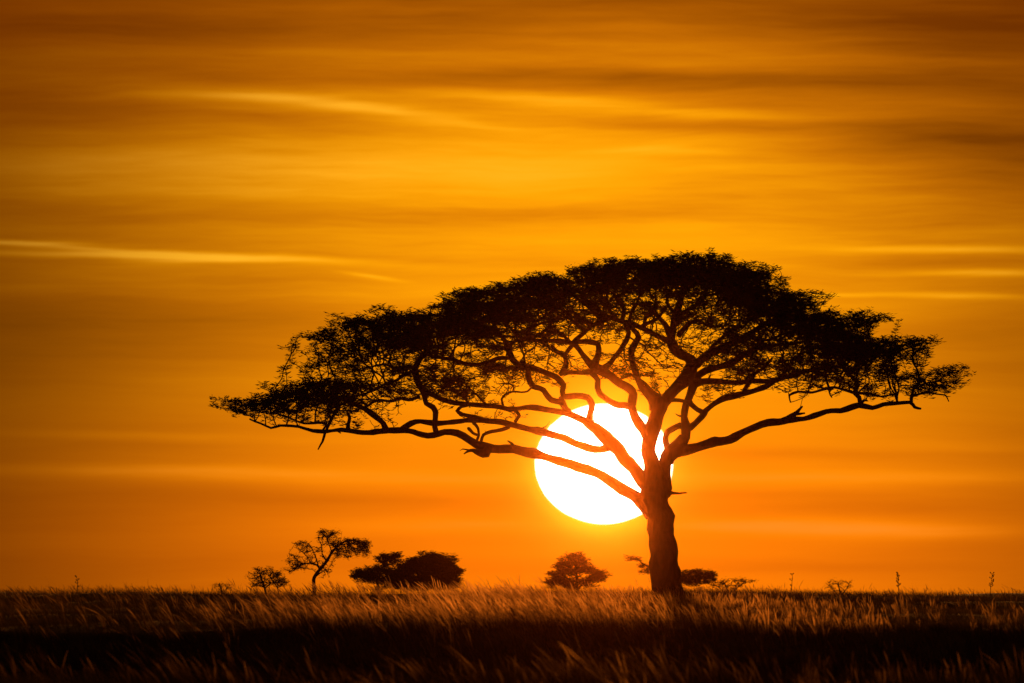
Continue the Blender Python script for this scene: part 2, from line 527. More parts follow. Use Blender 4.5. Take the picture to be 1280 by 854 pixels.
TRUNK = [
    ('trunk', 0, 0, [(832.5, 752, 23), (832, 738, 19.5), (832, 720, 18.3), (832, 700, 18.3), (829.5, 685, 17.2), (827, 668, 16), (824, 650, 15.6), (821, 632, 16), (818.5, 615, 15.5), (816, 598, 12.5), (813, 580, 10), (811.5, 562, 9), (813, 545, 10), (818, 530, 9.5), (822, 515, 9), (828, 500, 10)]),
    ('trunk', 0, 0.6, [(826, 618, 12), (829, 600, 9.5), (831, 585, 8.5), (836, 572, 9.5), (845, 560, 9.5), (855, 548, 7.5)]),
    ('trunk', 0, -0.1, [(836, 616, 5), (842, 617, 2.2), (850, 617.5, 1.5), (858, 616, 1.0)]),
    # centre stem and its forks
    ('limb#a', 0, 0.4, [(822, 515, 9), (834, 498, 10), (847, 482, 10), (860, 470, 11), (865, 455, 9), (858, 447, 7), (845, 440, 8), (841, 425, 7), (845, 405, 6), (847, 385, 5), (852, 362, 4), (856, 345, 3)]),
    ('limb#a', 0.3, -1.6, [(862, 462, 8), (874, 450, 7), (890, 443, 6), (915, 433, 5.5), (938, 419, 4.5), (960, 405, 4), (985, 395, 3)]),
    ('limb#a', 0.3, 2.0, [(860, 470, 8), (878, 466, 6), (893, 460, 5.5), (920, 450, 5), (938, 440, 4), (965, 432, 3.2), (1000, 428, 2.6)]),
    ('limb#a', 0, 1.8, [(843, 432, 6), (838, 418, 5), (832, 405, 4), (820, 392, 3.5), (808, 378, 3)]),
    ('limb#a', 0, -1.4, [(845, 405, 5), (856, 392, 4), (872, 380, 3.5), (884, 366, 3)]),
    ('limb#a', 0.2, -0.5, [(848, 420, 4), (858, 408, 3.5), (870, 402, 3), (890, 408, 2.5), (905, 408, 2)]),
    # inner left stems
    ('limb#b', 0, -0.8, [(812, 550, 9), (804, 536, 8), (795, 522, 7), (790, 508, 6.5), (793, 495, 6), (786, 488, 6), (775, 481, 6), (762, 471, 6.5), (748, 461, 8), (738, 455, 6), (728, 444, 4.5), (720, 433, 4), (711, 428, 4), (692, 425, 3.4), (672, 424, 3), (655, 423, 3), (641, 414, 2.6)]),
    ('limb#b', -0.3, 0.8, [(790, 509, 5.5), (775, 508, 5), (759, 501, 5), (749, 493, 4.5), (747, 484, 4.5), (747, 476, 4.5), (740, 466, 5)]),
    ('limb#b', -0.7, 0.9, [(742, 460, 6), (748, 445, 5), (747, 430, 4.6), (732, 427, 4), (716, 430, 3.5), (728, 418, 3.2), (740, 407, 3), (752, 400, 3), (765, 396, 3)]),
    ('limb#b', -0.7, -1.6, [(752, 462, 6), (760, 455, 4.5), (767, 447, 4), (776, 438, 4), (783, 424, 4), (785, 414, 4.2), (781, 404, 3.6)]),
    ('limb#b', -0.7, -1.0, [(744, 464, 5), (728, 466, 3.5), (712, 465, 3.6), (700, 467, 4.2)]),
    ('limb#b', -0.9, -2.4, [(702, 467, 4), (707, 455, 4), (706, 443, 3.6), (697, 439, 3.2), (690, 432, 2.6)]),
    ('limb#b', -0.8, 0.5, [(706, 443, 3.4), (714, 434, 3), (722, 427, 3)]),
    ('limb#b', 0.2, -0.6, [(818, 512, 8), (812, 496, 6.5), (802, 483, 5.5), (796, 470, 5), (792, 455, 4.8), (792, 437, 5), (797, 424, 5), (792, 414, 4.5), (786, 406, 4.5)]),
    ('limb#b', -0.6, 1.5, [(786, 405, 4.2), (775, 400, 3.5), (762, 397, 3.4), (750, 390, 3), (742, 378, 2.4)]),
    ('limb#b', -0.6, -2.2, [(786, 404, 4), (788, 392, 3), (796, 380, 2.6), (800, 368, 2.2)]),
    ('limb#b', -0.6, 0.2, [(778, 400, 3.2), (780, 388, 2.8), (774, 376, 2.5), (766, 366, 2)]),
    ('limb#b', 0.1, 0.4, [(838, 428, 5), (828, 422, 4.4), (815, 415, 4), (802, 409, 4), (788, 403, 4)]),
    ('limb#b', -0.5, -1.6, [(757, 398, 3), (745, 392, 2.6), (735, 384, 2.4), (722, 374, 2)]),
    ('limb#b', 0.1, 1.2, [(800, 410, 3.4), (812, 403, 3), (824, 396, 3), (832, 384, 2.4)]),
    ('limb#b', 0.3, -0.4, [(828, 503, 6), (815, 492, 3.5), (806, 480, 3), (798, 474, 2.6), (789, 468, 2), (781, 472, 1.6), (776, 474, 1.2)]),
    ('limb#b', -0.5, 2.4, [(764, 397, 3.2), (748, 404, 2.6), (734, 404, 2.4), (722, 394, 2.2), (708, 388, 1.8)]),
    ('limb#b', 0.5, -2.8, [(752, 400, 3), (742, 392, 2.6), (738, 380, 2.2), (728, 370, 2)]),
    ('limb#b', -0.6, 3.0, [(770, 399, 2.8), (760, 386, 2.4), (752, 378, 2.2), (752, 366, 1.8)]),
    ('limb#b', 0.2, 2.6, [(806, 410, 3), (808, 398, 2.6), (818, 386, 2.4), (820, 374, 2)]),
    ('limb#b', 0.6, 2.8, [(655, 423, 2.8), (662, 412, 2.4), (676, 404, 2.2), (690, 402, 2), (704, 392, 1.8)]),
    ('limb#b', -0.2, 2.2, [(714, 429, 3), (702, 418, 2.6), (690, 412, 2.2), (684, 400, 1.8)]),
    ('limb#b', 0.1, -2.8, [(730, 412, 2.8), (720, 406, 2.4), (712, 396, 2.2), (700, 384, 1.8)]),
    ('limb#a', 0, 3.2, [(846, 396, 4), (836, 384, 3), (834, 370, 2.6), (842, 356, 2.2), (838, 344, 1.8)]),
    ('limb#a', 0, -3.4, [(850, 372, 4), (862, 360, 3), (876, 352, 2.6), (892, 350, 2.2)]),
    ('limb#a', -0.6, 2.2, [(884, 446, 4), (892, 432, 3.2), (904, 422, 2.8), (916, 412, 2.4), (930, 408, 2)]),
    ('limb#a', -1.2, -3.4, [(936, 420, 3.4), (948, 424, 2.8), (966, 424, 2.4), (986, 416, 2.2), (1010, 410, 2)]),
    # loops right of the trunk
    ('limb#c', 0.3, 1.8, [(836, 578, 8), (831, 560, 5.5), (829, 550, 5), (834, 541, 4.4), (844, 536, 4.4), (855, 534, 5)]),
    ('limb#c', 0.5, 1.2, [(846, 560, 8), (856, 548, 7.5), (858, 534, 7.5), (857, 522, 6), (860, 508, 6), (866, 496, 6.5), (868, 484, 6.5), (868, 474, 7)]),
    ('limb#c', 0.8, -1.4, [(860, 535, 6), (870, 529, 5.5), (878, 521, 4.6), (882, 513, 4.4), (893, 506, 4.4), (908, 498, 4.6), (928, 491, 5), (948, 488, 4.4), (960, 483, 4), (970, 476, 3.2), (984, 468, 2.6)]),
    ('limb#c', 0.9, 0.2, [(862, 504, 4.5), (869, 509, 4), (877, 515, 3.8)]),
    ('limb#c', 1.1, 3.6, [(866, 482, 6), (880, 479, 5), (910, 478, 4.2), (945, 477, 4), (973, 473, 3.8), (1005, 466, 3.4), (1030, 461, 3), (1060, 455, 2.4)]),
    ('limb#c', 1.1, 0.2, [(828, 502, 4), (842, 500, 3), (855, 502, 3), (864, 503, 3)]),
    ('limb#c', 0, -2.6, [(930, 488, 3.6), (938, 479, 3), (944, 468, 2.6), (955, 460, 2.2), (965, 448, 2)]),
    # long right limb
    ('limb#d', 0.3, -2.0, [(838, 572, 9), (852, 565, 9), (871, 558, 8), (895, 552.5, 7.4), (912, 547.5, 7), (939, 537.5, 6.2), (965, 528.5, 6), (985, 524, 5.8), (1004, 523, 4.6), (1018, 519, 4.4), (1034, 515, 4.5), (1052, 515, 4.2), (1074, 508, 4.6), (1091, 510.5, 3.6), (1104, 506, 3.4), (1122, 504, 3.3), (1137, 503, 3.6), (1143, 509, 3), (1151, 511, 1.7)]),
    ('limb#d', -1.2, -1.0, [(978, 526, 5), (988, 519, 4), (996, 514, 3.2), (1003, 508, 1.3)]),
    ('limb#d', -1.1, -1.3, [(992, 518, 2.4), (1000, 518, 2), (1006, 516.5, 1.2)]),
    ('limb#d', -1.6, 0.6, [(1076, 508, 4.2), (1073, 498, 3.6), (1066, 491, 3), (1071, 482, 3), (1067, 474, 2.8), (1058, 462, 2.4), (1052, 448, 2.2)]),
    ('limb#d', -1.4, -3.0, [(1067, 491, 2.6), (1054, 487, 2.2), (1043, 484, 2.2), (1030, 487, 2), (1015, 491, 2), (997, 489, 2.2), (987, 494, 1.9), (988, 503, 1.2)]),
    ('limb#d', -1.4, 0.4, [(1068, 491, 2.2), (1087, 493, 2), (1102, 495, 1.6), (1122, 492, 1.4)]),
    ('limb#d', -1.5, -1.6, [(1073, 507, 2.6), (1079, 501, 2.2), (1084, 501, 1.4)]),
    ('limb#d', -2.0, 0.2, [(1139, 503, 3), (1140, 495, 2.8), (1143, 484, 2.4), (1152, 475, 2)]),
    ('limb#d', -1.9, -2.6, [(1141, 495, 2.4), (1157, 491, 1.7), (1172, 493, 1.4), (1182, 494, 1.2), (1186, 502, 0.8)]),
    ('limb#d', -2.0, -0.6, [(1122, 503, 2.2), (1121, 495, 2), (1118, 484, 1.6)]),
    ('limb#d', -2.4, -2.6, [(1036, 486, 1.6), (1038, 493, 1.4), (1040, 497, 0.9)]),
    # long low left limb
    ('limb#e', 0, -1.6, [(814, 645, 10), (804, 634, 9.4), (790, 621, 8.6), (776, 611, 8.2), (759, 599, 8), (740, 589.5, 7.2), (714, 580, 7), (692, 572.5, 6.6), (672, 570.5, 7), (657, 567, 7), (642, 562, 7.2), (624, 561.5, 7.2), (606, 558, 8), (595, 554, 6.4), (584, 549, 5.8), (571, 542.5, 5.4), (558, 539.5, 5.2), (536, 543, 5), (511, 539, 4.2), (491, 539, 4.8), (466, 540.5, 4.2), (440, 539, 3.8), (415, 538, 3.3), (390, 538, 3), (373, 533.5, 2.4), (350, 531.5, 2.2), (338, 534.5, 2), (326, 529, 1.6), (312, 524, 1.3)]),
    ('limb#e', -1.0, -1.1, [(612, 558, 5), (606, 566, 7), (600, 565, 6), (592, 563, 3), (586, 564.5, 1.8), (580, 567.5, 1.0)]),
    ('limb#e', -0.9, -0.9, [(643, 560, 3), (640, 555, 2), (634.5, 551, 0.9)]),
    ('limb#e', -1.2, 0.2, [(500, 538, 4.4), (511, 532, 4), (520, 528.5, 4.2), (538, 528, 4.4), (560, 528, 4.2), (577, 527.5, 4.2), (594, 526, 4.6), (610, 526, 4.6)]),
    ('limb#e', -1.2, -0.4, [(545, 540, 4.4), (545, 528, 4.2), (544, 514, 4.2), (540, 509, 4), (533, 506, 4), (532, 498, 4.2), (528, 490, 5), (522, 482, 5.4), (519, 470, 5.4), (519, 459, 5), (524, 449, 4.4), (531, 441, 3.6), (545, 432, 2.8)]),
    ('limb#e', -1.3, -2.8, [(482, 536, 5), (474, 527, 4.4), (466, 517, 4.2), (458, 510, 4.2), (447, 506, 3.8), (436, 502, 3), (420, 496, 2.4), (405, 490, 2)]),
    ('limb#e', -0.6, 1.6, [(524, 496, 3.2), (512, 499, 3), (500, 498, 2.8), (488, 501, 2.6), (474, 501, 2.4), (464, 504, 2), (456, 510, 1.6)]),
    ('limb#e', -0.6, -2.4, [(519, 465, 3.6), (505, 470, 2.6), (494, 477, 2.2), (482, 480, 2), (468, 488, 2), (452, 494, 1.6)]),
    ('limb#e', -0.6, 1.8, [(520, 460, 3.8), (508, 458, 2.6), (494, 461, 2.2), (482, 455, 2), (466, 458, 1.6)]),
    ('limb#e', -1.4, -1.5, [(424, 508, 3.4), (420, 514, 3.2), (416, 522, 2.9), (411, 531, 2.6), (406, 541, 2.2), (403, 552, 1.8), (397.5, 562, 1.0)]),
    ('limb#e', -1.4, -1.4, [(436, 538, 4), (435, 531, 3.2), (437, 522, 2.6), (434, 516, 2)]),
    ('limb#e', -1.3, 0.2, [(404, 537, 2), (408, 531, 2), (400, 529, 1.8), (380, 530, 1.8), (360, 522, 1.4), (340, 516, 1.2)]),
    # middle left limb and what rises from it
    ('limb#f', 0, -0.4, [(818, 618, 10), (805, 604, 10), (797, 593, 9.6), (788, 581, 9.6), (775, 564, 9.6), (762, 553, 10.5), (750, 542, 9), (739, 531, 7.6), (730, 523, 6.6), (714, 517.5, 5.6), (691, 514, 4.6), (665, 509.5, 4.4), (650, 509.5, 4.2), (635, 511, 3.6), (616, 509, 3.6), (586, 506, 3.6), (560, 502, 3.8), (545, 497, 4), (530, 490, 4)]),
    ('limb#f', 0, 0.9, [(765, 556, 8), (752, 561, 6.2), (738, 561, 5.8), (721, 555.5, 5.6), (702, 546, 5.6), (684, 540, 6), (665, 536, 5.8), (646, 532, 5), (627, 528, 5.2), (609, 525.5, 4.8), (592, 521, 4.2), (578, 518, 3.2), (571.5, 514, 3), (576, 509, 2.6), (584, 507, 2.6)]),
    ('limb#f', 0, 1.2, [(736, 527, 6), (736, 516, 4.8), (738, 506, 4.6), (733, 499, 4.6), (719, 497.5, 4.6), (706, 498, 5), (702.5, 490, 4.6), (704, 481, 4.6), (695, 471, 5.2), (682, 466, 5), (668, 461, 4.8), (653, 457, 5), (642, 449, 5.2), (635, 438, 4.6), (630, 426, 3.8), (622, 414, 3), (615, 402, 2.6)]),
    ('limb#f', -0.2, 1.1, [(710, 514, 5), (706, 507, 5), (702, 499, 5)]),
    ('limb#f', 0.4, -1.8, [(702, 503, 5.4), (688, 498, 5), (680, 487, 4.4), (666, 482.5, 4.4), (661, 472, 4.2), (660, 462, 3.6), (652, 452, 2.6)]),
    ('limb#f', 1.2, -2.6, [(640, 446, 4), (625, 447, 3), (600, 455, 3), (580, 455, 3), (560, 449, 3), (540, 447, 2.6)]),
    ('limb#f', 1.2, 3.2, [(636, 440, 3.6), (640, 428, 3), (654, 424, 2.8), (672, 420, 2.6), (684, 410, 2.4), (694, 398, 2)]),
    ('limb#f', 0.9, 0.2, [(636, 534, 3.2), (626, 537, 2.8), (614, 540, 2.8), (605, 545, 2.8), (601, 553, 2.8)]),
    ('limb#f', 0.8, -0.8, [(592, 529, 2.6), (597, 535, 2.2), (598, 543, 2.2), (596, 552, 2.2)]),
    ('limb#f', 0.7, 0.7, [(597.5, 544, 2.2), (592, 542, 2.2), (587, 537, 2.6), (584.5, 535, 1.6)]),
    ('limb#f', -0.2, 0.6, [(644, 527, 3), (649, 520, 3), (645, 514, 2.6), (640, 511, 2.4)]),
    ('limb#f', -0.2, -1.2, [(629, 507, 2), (627, 499, 1.7), (632, 493, 1.7), (641, 490, 1.7), (652, 490.5, 1.6), (660, 489, 1.4), (665, 484, 1.2)]),
    ('limb#f', -0.7, -1.4, [(641, 490, 1.6), (643, 484, 1.5), (637, 480, 1.3), (624, 480, 0.9)]),
    ('limb#f', -0.3, 1.0, [(586, 506, 2.6), (583, 498, 2), (574, 492, 1.8), (562, 488, 1.6), (548, 490, 1.2)]),
    ('limb#f', -0.2, -2.0, [(612, 509, 2), (600, 497, 1.7), (588, 487, 1.6), (580, 478, 1.4)]),
]
Zd, Zl = 10.0, 5.5
DENS = 2.2
ZONES = [
    ([(450, 405), (480, 392), (540, 392), (555, 382), (572, 366), (588, 359), (615, 358), (640, 364), (660, 352), (680, 345), (720, 343), (748, 331), (770, 326), (800, 328), (840, 321), (870, 316), (893, 321), (915, 330), (940, 342), (958, 362), (985, 370), (1006, 380), (1030, 394), (1050, 406), (1082, 412), (1104, 426), (1122, 434), (1105, 447), (1070, 446), (1040, 448), (1010, 438), (985, 422), (962, 404), (935, 390), (905, 376), (890, 362), (868, 352), (835, 362), (800, 366), (745, 366), (700, 376), (670, 393), (640, 398), (612, 396), (620, 418), (590, 425), (545, 424), (530, 440), (500, 440), (470, 425), (458, 418)], Zd, 1.25),
    ([(360, 490), (400, 478), (430, 480), (452, 490), (442, 510), (410, 512), (380, 502), (345, 500)], Zd, 1.2),
    ([(272, 511), (292, 500), (335, 490), (400, 488), (400, 512), (350, 520), (300, 520)], 6.0, 1.1),
    ([(1155, 482), (1182, 473), (1198, 478), (1209, 488), (1188, 491), (1155, 490)], 4.0, 1.1),
    ([(925, 425), (960, 420), (1000, 440), (1060, 452), (1085, 465), (1050, 478), (1000, 474), (960, 465), (920, 450)], 2.6, 1.1),
    ([(378, 414), (415, 412), (435, 399), (453, 388), (475, 382), (505, 385), (480, 440), (500, 470), (480, 500), (450, 520), (420, 510), (352, 478), (380, 450)], 2.4, 1.0),
    ([(300, 512), (345, 505), (440, 508), (445, 530), (400, 532), (350, 528)], 2.5, 0.7),
    ([(500, 440), (620, 425), (660, 440), (650, 470), (600, 498), (560, 498), (500, 492)], 2.9, 0.8),
    ([(545, 470), (575, 462), (600, 480), (575, 500), (550, 496)], 4, 0.8),
    ([(610, 400), (700, 380), (760, 370), (840, 368), (840, 392), (770, 392), (700, 420), (640, 430)], 4, 0.9),
    ([(845, 350), (905, 378), (1000, 430), (990, 440), (920, 420), (850, 410)], 2.6, 0.9),
    ([(900, 440), (960, 430), (1080, 470), (1080, 490), (1000, 485), (900, 470)], 2.8, 0.9),
    ([(1040, 447), (1120, 424), (1148, 424), (1155, 440), (1184, 450), (1194, 462), (1194, 486), (1140, 492), (1090, 494), (1040, 480)], 3.4, 1.0),
    ([(900, 328), (930, 328), (945, 323), (965, 333), (970, 342), (955, 350), (920, 345)], 5, 0.9),
    ([(965, 366), (985, 361), (1010, 362), (1028, 370), (1028, 380), (1000, 378)], 4, 0.9),
    ([(1045, 398), (1068, 387), (1098, 394), (1110, 404), (1120, 414), (1080, 412)], 4, 0.9),
    ([(1118, 424), (1145, 422), (1154, 432), (1130, 436)], 3.0, 1.0),
    ([(770, 430), (830, 430), (850, 470), (840, 492), (800, 488), (770, 470)], 1.8, 0.5),
    ([(690, 425), (740, 418), (772, 425), (760, 440), (700, 438)], 1.0, 0.4),
    ([(660, 440), (690, 450), (720, 478), (660, 500), (640, 480)], 1.0, 0.4),
    ([(610, 440), (700, 405), (780, 388), (900, 390), (960, 470), (870, 492), (800, 480), (700, 478), (640, 492)], 1.3, 0.22),
    ([(720, 372), (840, 370), (860, 400), (800, 412), (720, 420), (690, 410)], 2.5, 0.3),
    ([(530, 500), (650, 490), (690, 505), (640, 515), (560, 515)], 0.9, 0.25),
    ([(870, 420), (920, 405), (930, 440), (880, 442)], 2, 0.7),
    ([(880, 485), (905, 480), (925, 495), (900, 500)], 1.6, 0.4),
    ([(590, 508), (650, 512), (640, 528), (600, 522)], 1.5, 0.3),
    ([(450, 512), (500, 505), (510, 525), (480, 532)], 1.2, 0.3),
]


def crown_depth(px, py):
    u = (px - 770) / 470
    return 0.4 + 5.2 * math.sqrt(max(0.0, 1 - u * u)) * (1.0 if py < 440 else 0.6)


make_tree('acacia_tree', 'huge umbrella acacia in front of the low sun, wide flat layered crown', 'tree', None, (832, 745), TREE, TRUNK, ZONES,
          random.Random(5), crown_depth, step=0.15, kill=0.17, dens=DENS, spurs=0.05, clump=(0.95, 0.07))

# ------------------------------------------------------------------ small trees and shrubs beyond the crest
def flat_depth(m):
    return lambda px, py: m


FAR = 'small trees and shrubs beyond the grassy crest'
make_tree('thorn_tree', 'small thin thorn tree with leaning trunk and open lopsided crown', 'tree', FAR, (391.5, 745), 600, [
    ('trunk', 0, 0, [(391.5, 750, 2.6), (392, 738, 2.4), (393, 726, 2.2), (396, 717, 2.0), (402, 710, 1.9), (408, 702, 1.8), (413, 694, 1.6), (420, 685, 1.4), (430, 678, 1.2), (442, 676, 0.9)]),
    ('limb#a', 0, -0.6, [(400, 711, 1.5), (396, 706, 1.3), (387, 704, 1.2), (377, 706, 1.0), (368, 711, 0.8)]),
    ('limb#b', 0, 0.6, [(394, 722, 1.2), (400, 717, 1.0), (408, 712, 0.8), (414, 712, 0.6)]),
    ('limb#c', 0, 0.5, [(415, 691, 1.2), (412, 682, 1.0), (408, 672, 0.9), (400, 664, 0.7)]),
    ('limb#d', 0, -0.5, [(388, 704, 1.0), (384, 696, 0.8), (378, 690, 0.6), (370, 684, 0.5)]),
    ('limb#e', 0, -0.8, [(380, 705, 0.9), (372, 701, 0.7), (366, 694, 0.6), (361, 692, 0.4)]),
    ('limb#f', 0, 0.7, [(399, 712, 1.2), (396, 700, 0.9), (392, 690, 0.8), (386, 680, 0.6), (374, 676, 0.4)]),
    ('limb#g', 0, -0.6, [(408, 702, 1.2), (403, 692, 0.9), (402, 682, 0.7), (398, 674, 0.5)]),
], [
    ([(415, 676), (440, 672), (460, 676), (458, 690), (462, 696), (436, 700), (418, 694)], 4.0, 1.0),
    ([(393, 662), (410, 662), (428, 670), (430, 676), (412, 674)], 3.0, 0.9),
    ([(357, 702), (364, 690), (372, 675), (392, 676), (404, 690), (404, 706), (384, 712), (362, 716)], 2.2, 0.35),
    ([(362, 706), (372, 702), (378, 708), (368, 715)], 3.0, 0.8),
    ([(398, 712), (412, 712), (416, 726), (400, 726)], 0.8, 0.3)],
    random.Random(21), flat_depth(0.9), 0.009, 0.09, 0.12, 0.11, SHRUB_LEAF, dens=10.0, clump=(0.4, 0.09), per_clump=9, limb_step=0.1, wig=0.6)

make_tree('thorn_shrub', 'sparse low thorn shrub left of the thin leaning tree', 'shrub', FAR, (330, 745), 590, [
    ('trunk', 0, 0, [(333, 750, 1.6), (331, 738, 1.5), (329, 728, 1.2), (325, 720, 0.9)]),
    ('limb#a', 0, 0.4, [(349, 752, 1.3), (347, 735, 1.1), (341, 726, 1.0), (336, 719, 0.7)]),
    ('limb#b', 0, -0.4, [(331, 736, 1.1), (340, 729, 0.9), (349, 728, 0.7)]),
], [([(313, 724), (320, 713), (333, 708), (348, 714), (352, 728), (335, 734), (316, 734)], 5.0, 0.9), ([(340, 716), (356, 720), (358, 732), (344, 733)], 6.0, 0.8)],
    random.Random(22), flat_depth(0.7), 0.010, 0.11, 0.15, 0.11, SHRUB_LEAF, dens=14.0, clump=(0.35, 0.09), per_clump=9, limb_step=0.1, wig=0.55)

make_tree('thorn_bush', 'ragged bush with a raised tuft at the left edge of the big dark bush', 'bush', FAR, (472, 745), 620, [
    ('trunk', 0, 0, [(474, 752, 2.2), (473, 735, 2.0), (474, 722, 1.6), (478, 710, 1.3), (484, 700, 1.0)]),
    ('limb#a', 0, -0.5, [(473, 730, 1.6), (464, 722, 1.3), (455, 716, 0.9)]),
    ('limb#b', 0, 0.5, [(474, 728, 1.5), (484, 720, 1.2), (494, 715, 0.9)]),
], [([(470, 708), (474, 698), (486, 691), (497, 695), (499, 702), (482, 708)], 9.0, 1.3),
    ([(443, 722), (446, 712), (470, 708), (494, 710), (500, 726), (480, 732), (456, 730)], 9.0, 1.3)],
    random.Random(23), flat_depth(0.9), 0.009, 0.09, 0.12, 0.16, SHRUB_LEAF, dens=7.5, clump=(0.35, 0.1), per_clump=9, limb_step=0.1)

make_tree('thorn_bush', 'big dense dark domed bush left of the sun, widest of the bushes', 'bush', FAR, (530, 745), 610, [
    ('trunk', 0, 0, [(530, 755, 3.0), (530, 738, 2.8), (528, 722, 2.4), (530, 710, 1.8), (534, 700, 1.2)]),
    ('limb#a', 0, -0.8, [(530, 738, 2.2), (515, 724, 1.8), (502, 715, 1.2), (492, 714, 0.8)]),
    ('limb#b', 0, 0.8, [(530, 738, 2.2), (546, 724, 1.8), (560, 714, 1.2), (570, 712, 0.8)]),
    ('limb#c', 0, 0.2, [(534, 732, 1.8), (552, 732, 1.4), (568, 730, 1.0)]),
], [([(484, 724), (500, 712), (515, 700), (525, 695), (542, 694), (556, 700), (564, 712), (570, 726), (560, 735), (490, 735)], 11.0, 1.7),
    ([(515, 698), (528, 693), (545, 693), (562, 696), (564, 704), (545, 704)], 5.0, 1.1),
    ([(534, 690), (560, 689), (567, 697), (545, 700)], 2.0, 0.9), ([(500, 706), (512, 698), (520, 702), (508, 712)], 2.5, 0.9),
    ([(555, 708), (568, 708), (578, 722), (575, 732), (560, 730)], 4.0, 0.9)],
    random.Random(24), flat_depth(1.4), 0.009, 0.09, 0.12, 0.18, SHRUB_LEAF, dens=7.0, clump=(0.4, 0.12), per_clump=9, limb_step=0.1)

make_tree('thorn_bush', 'round airy bush with a pointed top, standing below the sun', 'bush', FAR, (722, 745), 600, [
    ('trunk', 0, 0, [(722, 755, 2.2), (722, 738, 2.0), (721, 724, 1.6), (720, 710, 1.2), (718, 698, 0.8)]),
    ('limb#a', 0, -0.7, [(722, 738, 1.6), (710, 724, 1.3), (698, 716, 0.9)]),
    ('limb#b', 0, 0.7, [(722, 738, 1.6), (735, 724, 1.3), (748, 716, 0.9)]),
], [([(684, 728), (690, 716), (700, 704), (714, 694), (724, 692), (738, 702), (752, 708), (760, 722), (755, 733), (690, 734)], 6.5, 1.15)],
    random.Random(25), flat_depth(1.1), 0.009, 0.09, 0.12, 0.17, SHRUB_LEAF, dens=5.5, clump=(0.36, 0.1), per_clump=9, limb_step=0.1)

make_tree('thorn_tree', 'small flat crowned tree half hidden behind the acacia trunk', 'tree', FAR, (836, 745), 600, [
    ('trunk', 0, 0, [(838, 755, 2.4), (838, 740, 2.2), (834, 728, 1.9), (824, 718, 1.5), (812, 710, 1.1), (800, 702, 0.8)]),
    ('limb#a', 0, 0.4, [(838, 738, 2.0), (850, 728, 1.6), (866, 720, 1.2), (880, 717, 0.8)]),
], [([(786, 698), (798, 697), (812, 706), (822, 714), (820, 722), (806, 716)], 3.6, 0.9),
    ([(846, 716), (866, 711), (890, 716), (886, 728), (872, 734), (848, 728)], 8.0, 1.4)],
    random.Random(26), flat_depth(0.8), 0.009, 0.09, 0.12, 0.16, SHRUB_LEAF, dens=7.5, clump=(0.4, 0.08), per_clump=9, limb_step=0.1)

make_tree('thorn_shrub', 'low straggling shrub just right of the acacia trunk', 'shrub', FAR, (912, 745), 590, [
    ('trunk', 0, 0, [(912, 755, 1.4), (911, 742, 1.2), (908, 733, 0.9), (904, 727, 0.7)]),
    ('limb#a', 0, 0.3, [(912, 745, 1.1), (922, 734, 0.9), (932, 728, 0.6)]),
], [([(890, 730), (905, 724), (938, 724), (940, 730), (920, 736), (892, 736)], 3.2, 0.8)],
    random.Random(27), flat_depth(0.5), 0.010, 0.11, 0.15, 0.10, SHRUB_LEAF, dens=22.0, clump=(0.3, 0.08), per_clump=8, limb_step=0.1)

make_tree('small_shrub', 'tiny twiggy shrub poking from the crest grass right of the acacia', 'shrub', 'tiny shrubs on the crest', (1050, 744), 512, [
    ('trunk', 0, 0, [(1050, 752, 1.2), (1050, 742, 1.0), (1049, 735, 0.8), (1048, 729, 0.6)]),
    ('limb#a', 0, 0.3, [(1050, 746, 0.9), (1057, 737, 0.7), (1063, 731, 0.5)]),
    ('limb#b', 0, -0.3, [(1050, 746, 0.9), (1042, 738, 0.7), (1037, 731, 0.5)]),
], [([(1034, 734), (1038, 727), (1052, 725), (1066, 731), (1068, 738), (1036, 740)], 7.0, 0.6)],
    random.Random(28), flat_depth(0.3), 0.007, 0.08, 0.11, 0.07, SHRUB_LEAF, dens=12.0, clump=(0.2, 0.08), per_clump=8, limb_step=0.08)

make_tree('small_shrub', 'tiny dark shrub on the crest left of all the trees and bushes', 'shrub', 'tiny shrubs on the crest', (277, 744), 512, [
    ('trunk', 0, 0, [(277, 752, 1.0), (277, 742, 0.9), (276, 734, 0.7), (274, 729, 0.5)]),
    ('limb#a', 0, 0.2, [(277, 744, 0.8), (283, 736, 0.6), (287, 731, 0.4)]),
], [([(266, 736), (270, 730), (280, 728), (290, 733), (288, 740), (268, 740)], 6.0, 0.6)],
    random.Random(29), flat_depth(0.25), 0.007, 0.08, 0.11, 0.07, SHRUB_LEAF, dens=12.0, clump=(0.2, 0.08), per_clump=8, limb_step=0.08)


def make_weed(px, top, lean, label, seed, pods=9):
    rnd = random.Random(seed)
    Y = 508
    b = at(px, 744, Y); b[2] = float(ground_z(b[0], Y)) - 0.03
    root = empty('tall_weed', b)
    tag(root, label, 'weed', 'tall weeds on the crest')
    tip = at(px + lean, top, Y)
    H = tip - b
    pts = np.array([b + H * t + np.array([math.sin(t * 5 + seed) * 0.015, 0, 0]) for t in np.linspace(0, 1, 9)])
    mb = MB(); mb.tube(pts, np.linspace(0.014, 0.006, 9), 6)
    pods_mb = []
    for i in range(pods):
        t = 0.45 + 0.55 * i / (pods - 1)
        p = b + H * t
        hb = MB(); pods_mb.append(hb)
        for s in (-1, 1):
            a = rnd.uniform(0, 6.28)
            q = p + np.array([s * math.cos(a) * 0.07, math.sin(a) * 0.07, rnd.uniform(0.01, 0.05)])
            hb.tube(np.array([p, (p + q) / 2, q]), [0.006, 0.012, 0.005], 5)
            m = q + np.array([0, 0, 0.035])
            hb.tube(np.array([q, (q + m) / 2, m]), [0.012, rnd.uniform(0.02, 0.032), 0.010], 6)
    mb.build('stem', [TWIG], root, b)
    for hb in pods_mb:
        hb.build('seed_pod', [TWIG], root, b)


